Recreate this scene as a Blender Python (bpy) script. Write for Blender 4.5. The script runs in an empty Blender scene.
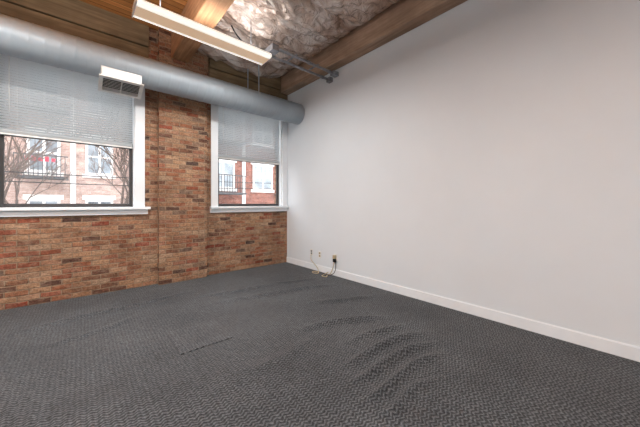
import bpy, bmesh, math, random
from mathutils import Vector, noise, Matrix
random.seed(7)
scene = bpy.context.scene
scene.view_settings.view_transform = 'Standard'
scene.view_settings.look = 'None'

# ---------------------------------------------------------------- room dims (m)
XR, YB, XL, YF, ZC = 3.46, 5.075, -4.0, -3.0, 4.12

# ---------------------------------------------------------------- node helpers
def lin(c):
    return tuple(((v/255)/12.92 if v/255 <= .04045 else ((v/255+.055)/1.055)**2.4) for v in c) + (1,)

class M:
    def __init__(s, name, rough=.6, metal=0, color=(200,200,200), spec=.4):
        s.m = bpy.data.materials.new(name); s.m.use_nodes = True
        s.nt = s.m.node_tree; s.b = s.nt.nodes['Principled BSDF']
        s.b.inputs['Base Color'].default_value = lin(color)
        s.b.inputs['Roughness'].default_value = rough
        s.b.inputs['Metallic'].default_value = metal
        s.b.inputs['Specular IOR Level'].default_value = spec
    def n(s, t, **kw):
        nd = s.nt.nodes.new(t)
        for k, v in kw.items(): setattr(nd, k, v)
        return nd
    def l(s, a, b): s.nt.links.new(a, b)
    def math(s, op, a, b=None, c=None):
        nd = s.nt.nodes.new('ShaderNodeMath'); nd.operation = op
        for i, v in enumerate((a, b, c)):
            if v is None: continue
            if isinstance(v, (int, float)): nd.inputs[i].default_value = v
            else: s.l(v, nd.inputs[i])
        return nd.outputs[0]
    def ramp(s, fac, stops):
        r = s.nt.nodes.new('ShaderNodeValToRGB')
        e = r.color_ramp.elements
        while len(e) < len(stops): e.new(.5)
        for i, (p, c) in enumerate(stops):
            e[i].position = p; e[i].color = lin(c)
        s.l(fac, r.inputs[0]); return r.outputs[0]
    def mix(s, fac, a, b, mode='MIX'):
        nd = s.nt.nodes.new('ShaderNodeMix'); nd.data_type = 'RGBA'; nd.blend_type = mode
        for v, i in ((fac, 0), (a, 6), (b, 7)):
            if isinstance(v, (int, float, tuple)): nd.inputs[i].default_value = v
            else: s.l(v, nd.inputs[i])
        return nd.outputs[2]
    def noise(s, vec, scale, detail=4, rough=.6, dist=0):
        nd = s.n('ShaderNodeTexNoise'); nd.inputs['Scale'].default_value = scale
        nd.inputs['Detail'].default_value = detail; nd.inputs['Roughness'].default_value = rough
        nd.inputs['Distortion'].default_value = dist
        if vec is not None: s.l(vec, nd.inputs['Vector'])
        return nd.outputs['Fac']
    def mapping(s, vec, scale=(1,1,1), loc=(0,0,0), rot=(0,0,0)):
        nd = s.n('ShaderNodeMapping'); nd.inputs['Scale'].default_value = scale
        nd.inputs['Location'].default_value = loc; nd.inputs['Rotation'].default_value = rot
        s.l(vec, nd.inputs['Vector']); return nd.outputs[0]
    def wobble(s, vec, scale, amt):
        nz = s.n('ShaderNodeTexNoise'); nz.inputs['Scale'].default_value = scale; nz.inputs['Detail'].default_value = 2
        s.l(vec, nz.inputs['Vector'])
        sub = s.n('ShaderNodeVectorMath', operation='SUBTRACT'); sub.inputs[1].default_value = (.5,.5,.5)
        s.l(nz.outputs['Color'], sub.inputs[0])
        sc = s.n('ShaderNodeVectorMath', operation='SCALE'); sc.inputs['Scale'].default_value = amt
        s.l(sub.outputs[0], sc.inputs[0])
        add = s.n('ShaderNodeVectorMath', operation='ADD'); s.l(vec, add.inputs[0]); s.l(sc.outputs[0], add.inputs[1])
        return add.outputs[0]
    def bump(s, h, strength=.3, dist=.01):
        nd = s.n('ShaderNodeBump'); nd.inputs['Strength'].default_value = strength
        nd.inputs['Distance'].default_value = dist
        s.l(h, nd.inputs['Height']); s.l(nd.outputs[0], s.b.inputs['Normal'])
    def col(s, c): s.l(c, s.b.inputs['Base Color'])
    def uv(s): return s.n('ShaderNodeTexCoord').outputs['UV']
    def obj(s): return s.n('ShaderNodeTexCoord').outputs['Object']

def simple(name, color, rough=.5, metal=0, nscale=8, var=.08, spec=.4):
    m = M(name, rough, metal, color, spec)
    f = m.noise(m.obj(), nscale, 3)
    d = tuple(max(0, int(v*(1-var))) for v in color)
    u = tuple(min(255, int(v*(1+var*.5))) for v in color)
    m.col(m.ramp(f, [(.3, d), (.7, u)]))
    return m.m

def brick_mat(name, w=.205, h=.070, stops=None, mortar=(196,174,148), bump=.7, film=True):
    m = M(name, .9, spec=.12)
    uv = m.uv()
    v = m.wobble(m.wobble(uv, 5, .024), 30, .007)
    br = m.n('ShaderNodeTexBrick', offset=.5)
    br.inputs['Scale'].default_value = 1; br.inputs['Brick Width'].default_value = w
    br.inputs['Row Height'].default_value = h; br.inputs['Mortar Size'].default_value = .008
    br.inputs['Mortar Smooth'].default_value = .6; br.inputs['Bias'].default_value = 0
    br.inputs['Color1'].default_value = (0,0,0,1); br.inputs['Color2'].default_value = (1,1,1,1)
    br.inputs['Mortar'].default_value = (.5,.5,.5,1)
    m.l(v, br.inputs['Vector'])
    stops = stops or [(0,(88,72,68)),(.08,(136,98,82)),(.20,(184,140,110)),(.36,(200,162,130)),(.5,(172,116,90)),(.64,(204,174,146)),(.76,(178,128,98)),(.86,(164,88,70)),(.94,(198,162,134)),(1,(116,98,90))]
    c = m.ramp(br.outputs['Color'], stops)
    n1 = m.noise(uv, 36, 6, .8)
    c = m.mix(.85, c, m.ramp(n1, [(.32,(134,124,118)),(.60,(255,252,248))]), 'MULTIPLY')
    n2 = m.noise(uv, 2.4, 6, .68)
    mort = m.mix(n2, lin(mortar), lin(tuple(int(v*.56) for v in mortar)))
    c = m.mix(m.math('MULTIPLY', br.outputs['Fac'], .9), c, mort)
    if film:
        sm = m.ramp(m.noise(m.mapping(uv, (1,1.8,1), (3,1,0)), 9, 8, .82), [(.49,(0,0,0)),(.68,(190,190,190))])
        c = m.mix(sm, c, lin((206,184,160)))
        dk = m.ramp(m.noise(m.mapping(uv, (1,1.8,1), (9,5,0)), 12, 7, .8), [(.52,(255,255,255)),(.70,(104,98,97))])
        c = m.mix(.85, c, dk, 'MULTIPLY')
    st = m.ramp(n2, [(.3,(172,166,166)),(.6,(255,252,250))])
    c = m.mix(.8, c, st, 'MULTIPLY')
    m.col(c)
    hgt = m.math('ADD', m.math('SUBTRACT', 1, br.outputs['Fac']), m.math('MULTIPLY', n1, .9))
    m.bump(hgt, bump, .014)
    return m.m

def wood_mat(name, c1, c2, axis='Y', rough=.7, plank=None):
    m = M(name, rough, spec=.25)
    o = m.obj()
    s = {'X':(.6,9,9),'Y':(9,.6,9),'Z':(9,9,.6)}[axis]
    v = m.mapping(o, s)
    n1 = m.noise(v, 2.2, 6, .65, .6)
    c = m.ramp(n1, [(.25, c1), (.5, tuple((a+b)//2 for a, b in zip(c1, c2))), (.75, c2)])
    n2 = m.noise(o, 2.0, 3)
    c = m.mix(.5, c, m.ramp(n2, [(.3,(160,150,140)),(.7,(255,255,255))]), 'MULTIPLY')
    if plank:
        sep = m.n('ShaderNodeSeparateXYZ'); m.l(o, sep.inputs[0])
        q = m.math('DIVIDE', sep.outputs[plank[0]], plank[1])
        fr = m.math('FRACT', q); gap = m.math('LESS_THAN', fr, .07); fl = m.math('FLOOR', q)
        wn = m.n('ShaderNodeTexWhiteNoise', noise_dimensions='1D'); m.l(fl, wn.inputs['W'])
        c = m.mix(.5, c, m.ramp(wn.outputs['Value'], [(0,(150,135,120)),(1,(255,250,245))]), 'MULTIPLY')
        c = m.mix(gap, c, lin((50,26,12)))
    m.col(c); m.bump(n1, .35, .01)
    return m.m

# ---------------------------------------------------------------- materials
MAT = {}
MAT['brick'] = brick_mat('brick')
MAT['wall'] = simple('white_paint', (221,226,230), .55, nscale=1.2, var=.012)
MAT['trim'] = simple('white_trim_paint', (234,238,241), .35, nscale=3, var=.02)
MAT['sash'] = simple('bronze_sash', (62,60,60), .45, nscale=5)
MAT['lintel'] = wood_mat('lintel_wood', (108,92,70), (162,140,110), 'X', .8)
MAT['deck'] = wood_mat('deck_wood', (200,124,66), (250,188,120), 'X', .6, (1, .11))
MAT['beam'] = wood_mat('beam_wood', (150,106,76), (208,162,120), 'Y', .7)
MAT['beam2'] = wood_mat('beam_wood_pale', (146,118,98), (204,174,150), 'Y', .7)
MAT['black'] = simple('black_rubber', (24,24,26), .5)
MAT['steel'] = simple('galvanized_steel', (150,150,154), .4, .5, 20, .15)
MAT['plastic'] = simple('white_plastic', (232,232,228), .35)
MAT['almond'] = simple('tan_plastic', (190,172,136), .4)
MAT['housing'] = simple('white_enamel', (225,224,220), .35)
MAT['duct'] = simple('painted_duct', (156,165,172), .45, .15, 1.5, .05)

def carpet_mat(name='carpet', k=1.0):
    m = M(name, .95, spec=.08)
    o = m.obj()
    v = m.wobble(m.wobble(o, 13, .034), 60, .010)
    sep = m.n('ShaderNodeSeparateXYZ'); m.l(v, sep.inputs[0])
    x, y = sep.outputs[0], sep.outputs[1]
    wob = m.math('MULTIPLY', m.math('SINE', m.math('MULTIPLY', x, 2*math.pi/.056)), .30)
    rows = m.math('SINE', m.math('MULTIPLY', m.math('ADD', m.math('DIVIDE', y, .026), wob), 2*math.pi))
    cols = m.math('SINE', m.math('MULTIPLY', x, 2*math.pi/.028))
    pat = m.math('ADD', m.math('MULTIPLY', rows, .25), m.math('MULTIPLY', cols, .08))
    pat = m.math('ADD', pat, .5)
    fine = m.noise(o, 120, 3, .75)
    mid = m.noise(o, 24, 3, .6)
    big = m.noise(o, .9, 5, .62)
    h = m.math('ADD', pat, m.math('MULTIPLY', m.math('SUBTRACT', fine, .5), 1.3))
    h = m.math('ADD', h, m.math('MULTIPLY', m.math('SUBTRACT', mid, .5), .5))
    f = lambda t: tuple(min(255,int(q*k)) for q in t)
    c = m.ramp(h, [(.1,f((36,37,39))),(.5,f((75,78,81))),(.95,f((126,129,133)))])
    c = m.mix(.85, c, m.ramp(big, [(.3,(175,175,177)),(.7,(255,255,255))]), 'MULTIPLY')
    m.col(c)
    m.b.inputs['Sheen Weight'].default_value = .12
    m.b.inputs['Sheen Roughness'].default_value = .5
    m.bump(h, .7, .007)
    return m.m
MAT['carpet'] = carpet_mat()
MAT['carpet2'] = carpet_mat('carpet_patch', 1.08)

def foil_mat():
    m = M('plastic_vapor_barrier', .26, .25, (180,160,150), .9)
    o = m.obj()
    f = m.noise(m.mapping(o, (1,1.5,1), (2,0,0)), 1.6, 5, .55, 1.0)
    c = m.ramp(f, [(.3,(166,134,116)),(.48,(208,186,172)),(.7,(240,230,224))])
    m.col(c)
    g = m.noise(m.mapping(o, (1,1.8,1)), 4.5, 3, .5, 1.6)
    m.bump(g, .85, .10)
    m.b.inputs['Coat Weight'].default_value = .8; m.b.inputs['Coat Roughness'].default_value = .1
    return m.m
MAT['foil'] = foil_mat()

def emis(name, col, strength):
    m = M(name, .4, 0, col)
    m.b.inputs['Emission Color'].default_value = lin(col)
    m.b.inputs['Emission Strength'].default_value = strength
    return m.m
MAT['lens'] = emis('fluorescent_diffuser', (250,216,180), .28)
MAT['lens_edge'] = emis('diffuser_side', (255,250,240), .8)

def glass_mat():
    m = bpy.data.materials.new('window_glass'); m.use_nodes = True
    nt = m.node_tree; nt.nodes.clear()
    out = nt.nodes.new('ShaderNodeOutputMaterial'); mx = nt.nodes.new('ShaderNodeMixShader')
    t = nt.nodes.new('ShaderNodeBsdfTransparent'); g = nt.nodes.new('ShaderNodeBsdfGlossy')
    g.inputs['Roughness'].default_value = .02; mx.inputs[0].default_value = .05
    nt.links.new(t.outputs[0], mx.inputs[1]); nt.links.new(g.outputs[0], mx.inputs[2]); nt.links.new(mx.outputs[0], out.inputs[0])
    return m
MAT['glass'] = glass_mat()

def slat_mat():
    m = M('blind_slat', .45, 0, (222,226,228))
    nt = m.nt; out = nt.nodes['Material Output']
    tr = nt.nodes.new('ShaderNodeBsdfTranslucent'); tr.inputs[0].default_value = lin((222,226,226))
    mx = nt.nodes.new('ShaderNodeMixShader'); mx.inputs[0].default_value = .34
    nt.links.new(m.b.outputs[0], mx.inputs[1]); nt.links.new(tr.outputs[0], mx.inputs[2]); nt.links.new(mx.outputs[0], out.inputs[0])
    return m.m
MAT['slat'] = slat_mat()

# ---------------------------------------------------------------- mesh builder
class B:
    def __init__(s): s.bm = bmesh.new(); s.uv = s.bm.loops.layers.uv.new('UVMap'); s.mats = []
    def mi(s, mat):
        if mat not in s.mats: s.mats.append(mat)
        return s.mats.index(mat)
    def face(s, vs, mat, smooth=False):
        try: f = s.bm.faces.new(vs)
        except ValueError: return
        f.material_index = s.mi(mat); f.smooth = smooth
        f.normal_update(); n = f.normal
        for lp in f.loops:
            c = lp.vert.co
            if abs(n.x) > abs(n.y) and abs(n.x) > abs(n.z): lp[s.uv].uv = (c.y, c.z)
            elif abs(n.y) > abs(n.z): lp[s.uv].uv = (c.x, c.z)
            else: lp[s.uv].uv = (c.x, c.y)
        return f
    def hexa(s, P, mat):
        v = [s.bm.verts.new(p) for p in P]
        for q in ((0,3,2,1),(4,5,6,7),(0,1,5,4),(1,2,6,5),(2,3,7,6),(3,0,4,7)):
            s.face([v[i] for i in q], mat)
    def box(s, x0, x1, y0, y1, z0, z1, mat, rot=None, piv=None):
        P = [Vector(p) for p in ((x0,y0,z0),(x1,y0,z0),(x1,y1,z0),(x0,y1,z0),(x0,y0,z1),(x1,y0,z1),(x1,y1,z1),(x0,y1,z1))]
        if rot is not None:
            piv = Vector(piv) if piv else Vector(((x0+x1)/2,(y0+y1)/2,(z0+z1)/2))
            P = [piv + rot @ (p-piv) for p in P]
        s.hexa(P, mat)
    def tube(s, pts, r, mat, seg=12, caps=True):
        pts = [Vector(p) for p in pts]; rings = []
        rr = r if isinstance(r, (list, tuple)) else [r]*len(pts)
        for i, p in enumerate(pts):
            a = pts[max(0,i-1)]; b = pts[min(len(pts)-1,i+1)]
            d = (b-a).normalized()
            up = Vector((0,0,1)) if abs(d.z) < .9 else Vector((1,0,0))
            u = d.cross(up).normalized(); w = u.cross(d).normalized()
            rings.append([s.bm.verts.new(p + (u*math.cos(t)+w*math.sin(t))*rr[i]) for t in [2*math.pi*k/seg for k in range(seg)]])
        for a, b in zip(rings, rings[1:]):
            for k in range(seg): s.face([a[k], a[(k+1)%seg], b[(k+1)%seg], b[k]], mat, True)
        if caps: s.face(rings[0][::-1], mat); s.face(rings[-1], mat)
    def done(s, name, parent=None, bevel=0):
        bmesh.ops.recalc_face_normals(s.bm, faces=s.bm.faces[:])
        me = bpy.data.meshes.new(name); s.bm.to_mesh(me); s.bm.free()
        for m in s.mats: me.materials.append(m)
        ob = bpy.data.objects.new(name, me); scene.collection.objects.link(ob)
        if parent: ob.parent = parent
        if bevel:
            md = ob.modifiers.new('bevel', 'BEVEL'); md.width = bevel; md.segments = 2; md.limit_method = 'ANGLE'
        return ob
def empty(name):
    e = bpy.data.objects.new(name, None); scene.collection.objects.link(e); e.empty_display_size = .1
    return e

# ---------------------------------------------------------------- shell
T = .32
W1, W2 = (-.80, .62), (1.91, 3.33)
ZS, ZH = 1.20, 3.32
PX0, PX1, PY = .93, 1.68, YB-.09
b = B(); br = MAT['brick']
b.box(XL, XR, YB, YB+T, -.1, ZS, br)
b.box(XL, W1[0]-.13, YB, YB+T, ZS, ZC, br)
b.box(W1[1]+.10, W2[0]-.10, YB, YB+T, ZS, ZC, br)
b.box(W1[0]-.13, W1[0], YB+.02, YB+T, ZS, ZH, br)
b.box(W1[1], W1[1]+.10, YB+.02, YB+T, ZS, ZH, br)
b.box(W2[0]-.10, W2[0], YB+.02, YB+T, ZS, ZH, br)
b.box(W2[1], XR, YB+.02, YB+T, ZS, ZH, br)
for w in ((W1[0]-.13, W1[1]+.10), (W2[0]-.10, XR)):
    b.box(w[0], w[1], YB+.01, YB+T, ZH, ZC, MAT['lintel'])
b.box(PX0, PX1, PY, YB, -.02, ZC, br)
b.done('wall_back')
for w in ((W1[0]-.2, .80), (1.74, XR)):
    b = B(); b.box(w[0], w[1], YB-.03, YB+.01, 3.40, 3.78, MAT['lintel']); b.box(w[0], w[1], YB-.05, YB+.01, 3.79, ZC, MAT['lintel'])
    b.done('window_lintel_beam', bevel=.006)

b = B(); b.box(XR, XR+.15, YF, YB+T, -.1, ZC+.2, MAT['wall']); b.done('wall_right')
b = B(); b.box(XL-.15, XL, YF, YB+T, -.1, ZC+.2, MAT['wall']); b.done('wall_left')
b = B(); b.box(XL-.15, XR+.15, YF-.15, YF, -.1, ZC+.2, MAT['wall']); b.done('wall_front')
b = B(); b.box(XL-.15, XR+.15, YF-.15, YB+T, ZC, ZC+.2, MAT['deck']); b.done('ceiling')
b = B()
b.box(XR-.014, XR, YF, YB, 0, .112, MAT['trim']); b.box(XR-.010, XR, YF, YB, .112, .120, MAT['trim'])
b.done('baseboard_right', bevel=.003)

# carpet floor with buckled ripples
ridges = [((1.40,1.18),(2.35,1.10),.034,.050),((1.47,1.36),(2.50,1.24),.036,.064),((1.57,1.54),(2.62,1.41),.038,.060),
          ((1.85,1.74),(2.66,1.62),.038,.044),((1.69,2.28),(2.65,1.88),.055,.050),((1.30,3.62),(3.0,3.18),.060,.050),
          ((1.2,3.98),(2.4,3.76),.060,.036),((1.35,1.03),(1.95,.97),.032,.030),((.9,1.9),(1.8,2.05),.07,.016),
          ((2.3,2.75),(3.1,2.35),.06,.038),((-.6,4.05),(1.2,4.3),.06,.032),((-.3,3.5),(.55,3.75),.05,.020),((2.2,3.9),(3.1,3.6),.05,.026)]
def fz(x, y):
    z = .010*noise.noise(Vector((x*1.3, y*1.3, 0)))
    for (a, c, w, h) in ridges:
        dx, dy = c[0]-a[0], c[1]-a[1]; L2 = dx*dx+dy*dy
        t = ((x-a[0])*dx+(y-a[1])*dy)/L2
        if t < -.15 or t > 1.15: continue
        wig = .025*math.sin(t*6+a[0]*5)
        dist = ((x-a[0])*-dy+(y-a[1])*dx)/math.sqrt(L2) + wig
        if abs(dist) > 4*w: continue
        env = math.exp(-((t-.5)/.42)**4)
        z += h*.8*env*math.exp(-(dist/w)**2)
    m = min(1, (XR-x)/.15, (YB-y)/.15)
    p = max(abs(x-.875)-.235, abs(y-2.815)-.265)
    m = min(m, max(0, p/.12))
    return z*max(0, m)
def axis(a, b_, lo, hi, fine, coarse):
    r = []; v = a
    while v < b_-1e-6:
        r.append(v); v += fine if lo <= v < hi else coarse
    r.append(b_); return r
xs = axis(XL, XR, -.6, 3.2, .014, .08); ys = axis(YF, YB, .8, 4.5, .014, .08)
verts = [(x, y, fz(x, y)) for y in ys for x in xs]; nx = len(xs)
faces = [(j*nx+i, j*nx+i+1, (j+1)*nx+i+1, (j+1)*nx+i) for j in range(len(ys)-1) for i in range(nx-1)]
me = bpy.data.meshes.new('floor'); me.from_pydata(verts, [], faces); me.materials.append(MAT['carpet'])
for p in me.polygons: p.use_smooth = True
fl = bpy.data.objects.new('floor', me); scene.collection.objects.link(fl)
b = B(); b.box(.64, 1.11, 2.55, 3.08, 0, .009, MAT['carpet2']); b.done('floor_access_panel', bevel=.004)

# ---------------------------------------------------------------- ceiling timbers & insulation
b = B(); b.box(1.10, 1.36, YF, PY-.002, 3.70, ZC-.002, MAT['beam']); b.done('ceiling_beam', bevel=.012)
b = B(); b.box(XR-.20, XR-.002, YF, YB-.052, 3.72, ZC-.002, MAT['beam2']); b.done('ceiling_beam', bevel=.012)
b = B(); b.box(-1.35, -1.09, YF, YB-.052, 3.70, ZC-.002, MAT['beam']); b.done('ceiling_beam', bevel=.012)
def insulation(x0, x1, y0, y1):
    NX, NY = int((x1-x0)/.022), int((y1-y0)/.022)
    vs = []
    for j in range(NY+1):
        for i in range(NX+1):
            x = x0+(x1-x0)*i/NX; y = y0+(y1-y0)*j/NY
            e = math.sin(math.pi*i/NX)**.5 if 0 < i < NX else 0
            bay = abs(math.sin(math.pi*(y+.3)/.62))**.6
            n1 = noise.noise(Vector((x*2.2+y*.8, y*4, 1)))
            n2 = 1-abs(noise.noise(Vector((x*2.5+y*1.5, y*5-x, 4))))*2.2
            n3 = 1-abs(noise.noise(Vector((x*5-y*3, y*8+x*2, 9))))*2.2
            vs.append((x, y, ZC-.05-e*(.12*bay + .05*n1 + .06*n2 + .03*n3)))
    fs = [(j*(NX+1)+i, (j+1)*(NX+1)+i, (j+1)*(NX+1)+i+1, j*(NX+1)+i+1) for j in range(NY) for i in range(NX)]
    me = bpy.data.meshes.new('ceiling_insulation'); me.from_pydata(vs, [], fs); me.materials.append(MAT['foil'])
    for p in me.polygons: p.use_smooth = True
    o = bpy.data.objects.new('ceiling_insulation', me); scene.collection.objects.link(o)
insulation(1.365, XR-.205, YF+.01, YB-.06)

# ---------------------------------------------------------------- windows
def window(name, x0, x1, rightclip=None):
    e = empty(name)
    yi = YB+.11
    b = B(); t = MAT['trim']
    cr = x1+.13 if rightclip is None else rightclip
    b.box(x0-.13, x0, YB-.018, YB+.02, ZS, ZH+.12, t)
    b.box(x1, cr, YB-.018, YB+.02, ZS, ZH+.12, t)
    b.box(x0, x1, YB-.018, YB+.02, ZH, ZH+.12, t)
    b.box(x0, x0+.014, YB+.02, YB+.2, ZS, ZH, t)
    b.box(x1-.014, x1, YB+.02, YB+.2, ZS, ZH, t)
    b.box(x0, x1, YB+.02, YB+.2, ZH-.014, ZH, t)
    b.done('casing', e, .003)
    b = B()
    sr = x1+.20 if rightclip is None else rightclip
    b.box(x0-.20 if rightclip is None else x0-.15, sr, YB-.075, YB, ZS+.015, ZS+.055, t)
    b.box(x0+.014, x1-.014, YB-.001, YB+.2, ZS, ZS+.055, t)
    b.box(x0-.15, sr-(.03 if rightclip is None else 0), YB-.03, YB-.001, ZS-.06, ZS+.015, t)
    b.done('sill', e, .005)
    xa, xb = x0+.016, x1-.016
    s = MAT['sash']; z0 = ZS+.056; zm = 2.19
    b = B()
    b.box(xa, xa+.045, yi, yi+.05, z0, zm+.05, s); b.box(xb-.045, xb, yi, yi+.05, z0, zm+.05, s)
    b.box(xa+.045, xb-.045, yi, yi+.05, z0, z0+.05, s)
    b.box(xa+.045, xb-.045, yi, yi+.05, zm-.025, zm+.03, s)
    b.box((xa+xb)/2-.04, (xa+xb)/2+.04, yi-.014, yi, z0+.012, z0+.026, s)
    b.done('lower_sash', e, .003)
    b = B()
    b.box(xa, xa+.045, yi+.052, yi+.09, zm, ZH-.016, s); b.box(xb-.045, xb, yi+.052, yi+.09, zm, ZH-.016, s)
    b.box(xa+.045, xb-.045, yi+.052, yi+.09, zm, zm+.045, s); b.box(xa+.045, xb-.045, yi+.052, yi+.09, ZH-.06, ZH-.016, s)
    b.done('upper_sash', e, .003)
    b = B()
    b.box(xa+.04, xb-.04, yi+.024, yi+.028, z0+.04, zm+.01, MAT['glass'])
    b.box(xa+.04, xb-.04, yi+.07, yi+.074, zm+.04, ZH-.05, MAT['glass'])
    b.done('glass', e)
    b = B(); sl = MAT['slat']; yc = YB+.065
    R = Matrix.Rotation(math.radians(-42), 3, 'X')
    z = 2.243
    while z < ZH-.06:
        b.box(xa+.012, xb-.012, yc-.018, yc+.018, z-.0006, z+.0006, sl, R)
        z += .0345
    for zz in (2.195, 2.205, 2.215, 2.224):
        b.box(xa+.012, xb-.012, yc-.018, yc+.018, zz-.003, zz+.003, sl)
    b.box(xa+.008, xb-.008, yc-.014, yc+.014, 2.168, 2.188, MAT['plastic'])
    b.box(xa+.004, xb-.004, yc-.02, yc+.02, ZH-.055, ZH-.016, MAT['plastic'])
    for k in (.12, .5, .88):
        xx = xa+(xb-xa)*k
        b.box(xx-.001, xx+.001, yc-.018, yc-.0165, 2.18, ZH-.05, MAT['plastic'])
    b.tube([(xa+.1, yc-.026, ZH-.06), (xa+.1, yc-.028, 2.45)], .004, MAT['plastic'], 8)
    b.done('venetian_blind')
window('window_1', *W1)
window('window_2', *W2, rightclip=XR-.001)

# ---------------------------------------------------------------- spiral duct
bm = bmesh.new(); R0 = .208; seg = 56; CY, CZ = 4.63, 3.195
step = .012; x = XL; rings = []
while x <= XR+1e-6:
    ring = []
    for k in range(seg):
        t = 2*math.pi*k/seg
        ph = ((x/.13) + t/(2*math.pi)) % 1.0
        r = R0 + (.0042 if ph < .12 else 0)
        ring.append(bm.verts.new((min(x, XR-.001), CY+r*math.cos(t), CZ+r*math.sin(t))))
    rings.append(ring); x += step
for a, c in zip(rings, rings[1:]):
    for k in range(seg):
        f = bm.faces.new([a[k], a[(k+1)%seg], c[(k+1)%seg], c[k]]); f.smooth = True
bm.faces.new(rings[0]); bm.faces.new(rings[-1])
bmesh.ops.recalc_face_normals(bm, faces=bm.faces[:])
me = bpy.data.meshes.new('air_duct'); bm.to_mesh(me); bm.free(); me.materials.append(MAT['duct'])
duct = empty('air_duct')
d = bpy.data.objects.new('spiral_pipe', me); scene.collection.objects.link(d); d.parent = duct
b = B()
for xx in (2.4, -.9):
    pts = []; n = 40
    for k in range(n+1):
        t = math.pi + math.pi*k/n
        pts.append((CY+(R0+.006)*math.cos(t), CZ+(R0+.006)*math.sin(t)))
    pts = [(pts[0][0], ZC-.06)] + pts + [(pts[-1][0], ZC-.06)]
    for p, q in zip(pts, pts[1:]):
        vs = [b.bm.verts.new(v) for v in ((xx-.012,p[0],p[1]),(xx+.012,p[0],p[1]),(xx+.012,q[0],q[1]),(xx-.012,q[0],q[1]))]
        b.face(vs, MAT['duct'])
b.done('hanger_straps', duct)
# supply register (boot under the duct, grille tipped toward the room)
b = B(); hs = MAT['housing']
x0, x1, y0, y1, zf, zb, z1 = .18, .62, 4.40, 4.66, 2.925, 2.83, 3.055
b.hexa([(x0,y0,zf),(x1,y0,zf),(x1,y0+.006,zf),(x0,y0+.006,zf),(x0,y0,z1),(x1,y0,z1),(x1,y0+.006,z1),(x0,y0+.006,z1)], hs)
b.hexa([(x0,y1-.006,zb),(x1,y1-.006,zb),(x1,y1,zb),(x0,y1,zb),(x0,y1-.006,2.99),(x1,y1-.006,2.99),(x1,y1,2.99),(x0,y1,2.99)], hs)
for xa in (x0, x1-.006):
    b.hexa([(xa,y0,zf),(xa+.006,y0,zf),(xa+.006,y1,zb),(xa,y1,zb),(xa,y0,z1),(xa+.006,y0,z1),(xa+.006,y1,2.99),(xa,y1,2.99)], hs)
b.hexa([(x0,y0,z1-.006),(x1,y0,z1-.006),(x1,y0+.08,z1-.006),(x0,y0+.08,z1-.006),(x0,y0,z1),(x1,y0,z1),(x1,y0+.08,z1),(x0,y0+.08,z1)], hs)
ang = math.atan2(zb-zf, y1-y0); R = Matrix.Rotation(ang, 3, 'X'); piv = (x0, (y0+y1)/2, (zf+zb)/2)
L = math.hypot(zb-zf, y1-y0)/2
def rb(xa, xb_, ya, yb_, za, zb_, mat, extra=None):
    P = [Vector(p) for p in ((xa,ya,za),(xb_,ya,za),(xb_,yb_,za),(xa,yb_,za),(xa,ya,zb_),(xb_,ya,zb_),(xb_,yb_,zb_),(xa,yb_,zb_))]
    if extra is not None:
        c = Vector(((xa+xb_)/2,(ya+yb_)/2,(za+zb_)/2)); P = [c+extra@(p-c) for p in P]
    P = [Vector(piv)+R@(p-Vector((x0,0,0))) for p in P]
    b.hexa(P, mat)
rb(x0-.02, x1+.02, -L-.02, -L+.022, -.012, 0, hs); rb(x0-.02, x1+.02, L-.022, L+.02, -.012, 0, hs)
rb(x0-.02, x0+.022, -L+.02, L-.02, -.012, 0, hs); rb(x1-.022, x1+.02, -L+.02, L-.02, -.012, 0, hs)
rb(x0+.008, x1-.008, -L+.01, L-.01, .035, .04, MAT['black'])
yy = -L+.036
while yy < L-.03:
    rb(x0+.02, x1-.02, yy-.009, yy+.009, -.003, 0, hs, Matrix.Rotation(math.radians(50), 3, 'X')); yy += .028
rb((x0+x1)/2-.006, (x0+x1)/2+.006, -L+.02, L-.02, -.012, 0, hs)
b.done('air_vent_register')

# ---------------------------------------------------------------- fluorescent fixture in view, plus added unseen fill fixtures
def fixture(x0, x1, yc, down=0, up=0, z=3.39):
    e = empty('fluorescent_or_fill_fixture')
    b = B(); h = MAT['housing']
    b.box(x0, x1, yc-.11, yc+.11, z+.045, z+.085, h)
    for xx in (x0, x1-.012): b.box(xx, xx+.012, yc-.16, yc+.16, z-.006, z+.05, h)
    b.done('housing', e, .003)
    b = B()
    prof = [(-.155,.045),(-.158,.02),(-.140,.0),(-.095,-.004),(0,-.006),(.095,-.004),(.140,.0),(.158,.02),(.155,.045)]
    rows = []
    for xx in (x0+.012, x1-.012):
        rows.append([b.bm.verts.new((xx, yc+p[0], z+p[1])) for p in prof])
    for i in range(len(prof)-1):
        mt = MAT['lens'] if 3 <= i <= 4 else MAT['lens_edge']
        b.face([rows[0][i], rows[0][i+1], rows[1][i+1], rows[1][i]], mt)
    b.done('diffuser', e)
    b = B()
    for xx in (x0+.25, x1-.25):
        b.tube([(xx, yc, z+.08), (xx, yc, ZC-.22 if xx > 1.36 else ZC-.005)], .006, MAT['steel'], 8)
    b.done('hanger_rods', e)
    for pw, zz, rx in ((down, z-.02, 0), (up, z+.10, math.pi)):  # the up-facing light is added to brighten the ceiling
        if not pw: continue
        L = bpy.data.lights.new('tube_or_fill_light', 'AREA'); L.shape = 'RECTANGLE'; L.size = x1-x0-.05; L.size_y = .28
        L.energy = pw; L.color = (1, .995, .985)
        o = bpy.data.objects.new('tube_or_fill_light', L); scene.collection.objects.link(o)
        o.location = ((x0+x1)/2, yc, zz); o.rotation_euler = (rx, 0, 0); o.parent = e
fixture(.42, 2.04, 3.52, 52, 11)
fixture(-1.9, -.3, 3.52, 66, 34)  # out of view at the left, added to fill the room
fixture(-1.6, .8, .6, 58, 84)  # unseen, added overhead as fill light
fixture(-1.6, .8, -1.9, 80, 75)  # added fill behind the camera, never in frame
fixture(-3.8, -2.2, 1.6, 60, 50)  # unseen fill added on the far left side

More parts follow.
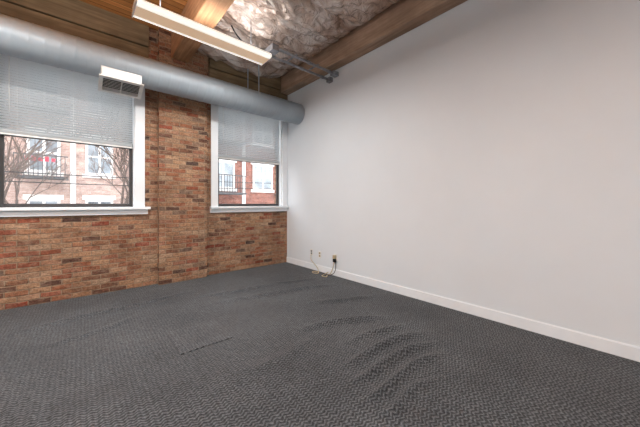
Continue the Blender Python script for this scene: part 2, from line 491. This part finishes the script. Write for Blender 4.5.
# conduit
e = empty('electrical_conduit')
b = B(); st = MAT['steel']
b.tube([(2.10,3.45,3.60),(3.30,3.45,3.60)], .021, st)
b.tube([(2.10,3.64,3.575),(3.38,3.64,3.575)], .021, st)
b.done('pipes', e)
b = B()
b.box(3.30, 3.42, 3.40, 3.50, 3.565, 3.635, st); b.box(2.08, 2.20, 3.42, 3.68, 3.55, 3.64, st)
b.box(3.38, 3.459, 3.59, 3.69, 3.535, 3.615, st)
for xx in (2.5, 2.95): b.box(xx, xx+.035, 3.42, 3.67, 3.622, 3.630, st)
for xx in (3.20, 2.75): b.tube([(xx,3.45,3.6),(xx+.06,3.45,3.6)], .028, st); b.tube([(xx,3.64,3.575),(xx+.06,3.64,3.575)], .028, st)
b.done('junction_boxes', e, .004)
b = B()
P = [Vector((1.60,3.74,3.84)), Vector((1.75,3.76,3.62)), Vector((1.95,3.74,3.60)), Vector((2.12,3.64,3.62))]
pts = []
for k in range(25):
    t = k/24; pts.append((1-t)**3*P[0]+3*(1-t)**2*t*P[1]+3*(1-t)*t*t*P[2]+t**3*P[3])
b.tube(pts, .010, MAT['black'], 8)
b.done('cable', e)

# ---------------------------------------------------------------- outlets + cords
def outlet(y, z, kind='duplex'):
    e = empty('wall_outlet')
    b = B(); p = MAT['plastic']
    b.box(XR-.010, XR, y-.042, y+.042, z-.064, z+.064, p); b.done('plate', e, .003)
    b = B()
    if kind == 'duplex':
        for dz in (-.026, .026):
            b.box(XR-.013, XR-.010, y-.020, y+.020, z+dz-.018, z+dz+.018, MAT['almond'])
            for dy in (-.007, .007): b.box(XR-.0145, XR-.013, y+dy-.003, y+dy+.003, z+dz-.008, z+dz+.008, MAT['black'])
    else:
        for dz in (-.022, .022):
            b.box(XR-.016, XR-.010, y-.015, y+.015, z+dz-.013, z+dz+.013, MAT['black'])
    b.done('sockets', e)
outlet(4.20, .34, 'data'); outlet(3.95, .325); outlet(3.52, .33)
e = empty('power_adapter')
b = B(); b.box(XR-.055, XR-.015, 3.49, 3.55, .315, .375, MAT['almond']); b.box(XR-.05, XR-.015, 3.485, 3.55, .25, .31, MAT['black']); b.done('plug_body', e, .006)
def curve(pts, r, mat, name, par):
    V = [Vector(p) for p in pts]; out = []
    V = [V[0]]+V+[V[-1]]
    for i in range(1, len(V)-2):
        for k in range(8):
            t = k/8; p0,p1,p2,p3 = V[i-1:i+3]
            out.append(.5*((2*p1)+(-p0+p2)*t+(2*p0-5*p1+4*p2-p3)*t*t+(-p0+3*p1-3*p2+p3)*t**3))
    out.append(V[-1]); b = B(); b.tube(out, r, mat, 8); return b.done(name, par)
curve([(XR-.04,3.52,.26),(XR-.05,3.54,.15),(XR-.06,3.60,.03),(XR-.12,3.62,.012),(XR-.2,3.55,.012),(XR-.22,3.65,.012),(XR-.1,3.70,.014),(XR-.05,3.66,.05)], .007, MAT['almond'], 'cord', e)
curve([(XR-.04,3.50,.27),(XR-.06,3.46,.16),(XR-.07,3.50,.06),(XR-.10,3.60,.014),(XR-.14,3.72,.012),(XR-.08,3.80,.012)], .006, MAT['black'], 'cord', e)
e2 = empty('cable_coil')
curve([(XR-.018,4.20,.30),(XR-.05,4.16,.2),(XR-.04,4.02,.10),(XR-.07,3.92,.04),(XR-.14,3.84,.012),(XR-.2,3.92,.012),(XR-.14,4.0,.012),(XR-.09,3.9,.014),(XR-.16,3.82,.016)], .006, MAT['almond'], 'cord', e2)

# ---------------------------------------------------------------- exterior
ebrick = brick_mat('facade_brick', .22, .075, [(0,(132,84,74)),(.5,(154,98,86)),(1,(172,118,104))], (190,170,160), .3, False)
pbrick = brick_mat('pale_facade_brick', .22, .075, [(0,(200,170,160)),(.5,(218,190,180)),(1,(230,206,196))], (228,216,208), .3, False)
stone = simple('limestone', (222,218,212), .8)
eglass = simple('facade_window_glass', (138,146,152), .15, nscale=1, var=.4)
iron = simple('black_iron', (70,70,72), .6)
flower = simple('red_geraniums', (200,60,80), .8, nscale=12, var=.5)
def facade(name, x0, x1, y, z0, z1, bays, floors, wall, fl=None):
    b = B()
    b.box(x0, x1, y, y+6, z0, z1, wall)
    bw = (x1-x0)/bays; fh = (z1-z0)/floors
    for i in range(bays):
        for j in range(floors):
            cx = x0+bw*(i+.5); zb = z0+fh*j+.75
            w = bw*.27; h = fh-1.25
            b.box(cx-w-.12, cx+w+.12, y-.06, y, zb+h, zb+h+.22, stone)
            b.box(cx-w-.12, cx+w+.12, y-.10, y, zb-.16, zb, stone)
            b.box(cx-w, cx+w, y-.03, y, zb, zb+h, eglass)
            for k in (-1, 0, 1): b.box(cx+k*(w-.04)-.05, cx+k*(w-.04)+.05, y-.07, y-.03, zb, zb+h, stone)
            for k in (0, .5, 1): b.box(cx-w, cx+w, y-.065, y-.03, zb+k*(h-.08), zb+k*(h-.08)+.08, stone)
            if i % 2 == 0:
                b.box(cx-w-.3, cx+w+.3, y-.9, y-.1, zb-.35, zb-.25, iron)
                b.box(cx-w-.3, cx+w+.3, y-.9, y-.86, zb+.62, zb+.67, iron)
                xx = cx-w-.3
                while xx < cx+w+.3: b.box(xx, xx+.025, y-.89, y-.865, zb-.25, zb+.62, iron); xx += .14
                if fl is not None and j == fl:
                    for q in range(5): b.box(cx-.5+q*.2, cx-.38+q*.2, y-1.02, y-.9, zb+.38, zb+.52+.06*(q%2), flower)
        b.box(x0+bw*i-.1, x0+bw*i+.1, y-.05, y, z0, z1, stone if i % 2 else wall)
    b.box(x0-.1, x1+.1, y-.2, y+.1, z1-.4, z1+.1, stone)
    b.done(name)
facade('brick_building', 4.5, 19, 14.5, -4.0, 9.5, 6, 5, ebrick)
facade('brick_building', -14, 3.6, 17.5, -4.0, 8.0, 9, 4, pbrick, 2)
b = B(); b.box(-30, 35, YB+T+.1, 40, -4.2, -4.0, simple('asphalt', (120,120,122), .9)); b.done('street')
MATB = simple('bark', (104,90,82), .9)
def tree(x, y, seed, hgt=3.6):
    rnd = random.Random(seed); b = B()
    def br_(p, d, r, L, lev):
        pts = [p.copy()]; rr = [r]
        for k in range(4):
            d = (d + Vector((rnd.uniform(-.18,.18), rnd.uniform(-.18,.18), rnd.uniform(-.05,.15)))).normalized()
            p = p + d*L/4; pts.append(p.copy()); rr.append(r*(1-.13*(k+1)))
        b.tube(pts, rr, MATB, 6 if lev < 2 else 4, caps=False)
        if lev >= 6: return
        for q in range(3 if lev else 5):
            a = pts[rnd.choice((2,3,4))] if lev else pts[rnd.choice((3,4))]
            nd = (d + Vector((rnd.uniform(-1,1), rnd.uniform(-1,1), rnd.uniform(-.2,.6)))*.85).normalized()
            br_(a, nd, max(r*.60, .009), L*.66, lev+1)
    br_(Vector((x, y, -4.0)), Vector((0,0,1)), .11, hgt, 0)
    b.done('bare_tree')
tree(-1.0, 10.6, 3, 3.9); tree(.9, 11.2, 11, 3.9)
b = B()
for zz, yy in ((1.75, 8.2), (1.95, 8.3)):
    b.tube([(-14+28*k/20, yy, zz+.6*((k-10)/10)**2) for k in range(21)], .011, MAT['black'], 6)
for xx in (-14, 14): b.tube([(xx, 8.25, -4.0), (xx, 8.25, 3.2)], .14, MATB, 10)
b.done('utility_wires')

# ---------------------------------------------------------------- world
w = bpy.data.worlds.new('World'); scene.world = w; w.use_nodes = True
nt = w.node_tree; bg = nt.nodes['Background']
tc = nt.nodes.new('ShaderNodeTexCoord'); sp = nt.nodes.new('ShaderNodeSeparateXYZ'); cr = nt.nodes.new('ShaderNodeValToRGB')
nt.links.new(tc.outputs['Generated'], sp.inputs[0]); nt.links.new(sp.outputs[2], cr.inputs[0]); nt.links.new(cr.outputs[0], bg.inputs[0])
cr.color_ramp.elements[0].color = (.97,.98,1,1); cr.color_ramp.elements[1].color = (.82,.90,1,1)
bg.inputs[1].default_value = 4.8

# ---------------------------------------------------------------- camera
cam = bpy.data.cameras.new('camera'); co = bpy.data.objects.new('camera', cam); scene.collection.objects.link(co)
co.location = (0, 0, 1.3); co.rotation_euler = (math.radians(90), 0, -math.radians(41.2))
cam.sensor_width = 36; cam.lens = 272/640*36; cam.shift_y = -9.5/640; cam.clip_start = .05
scene.camera = co
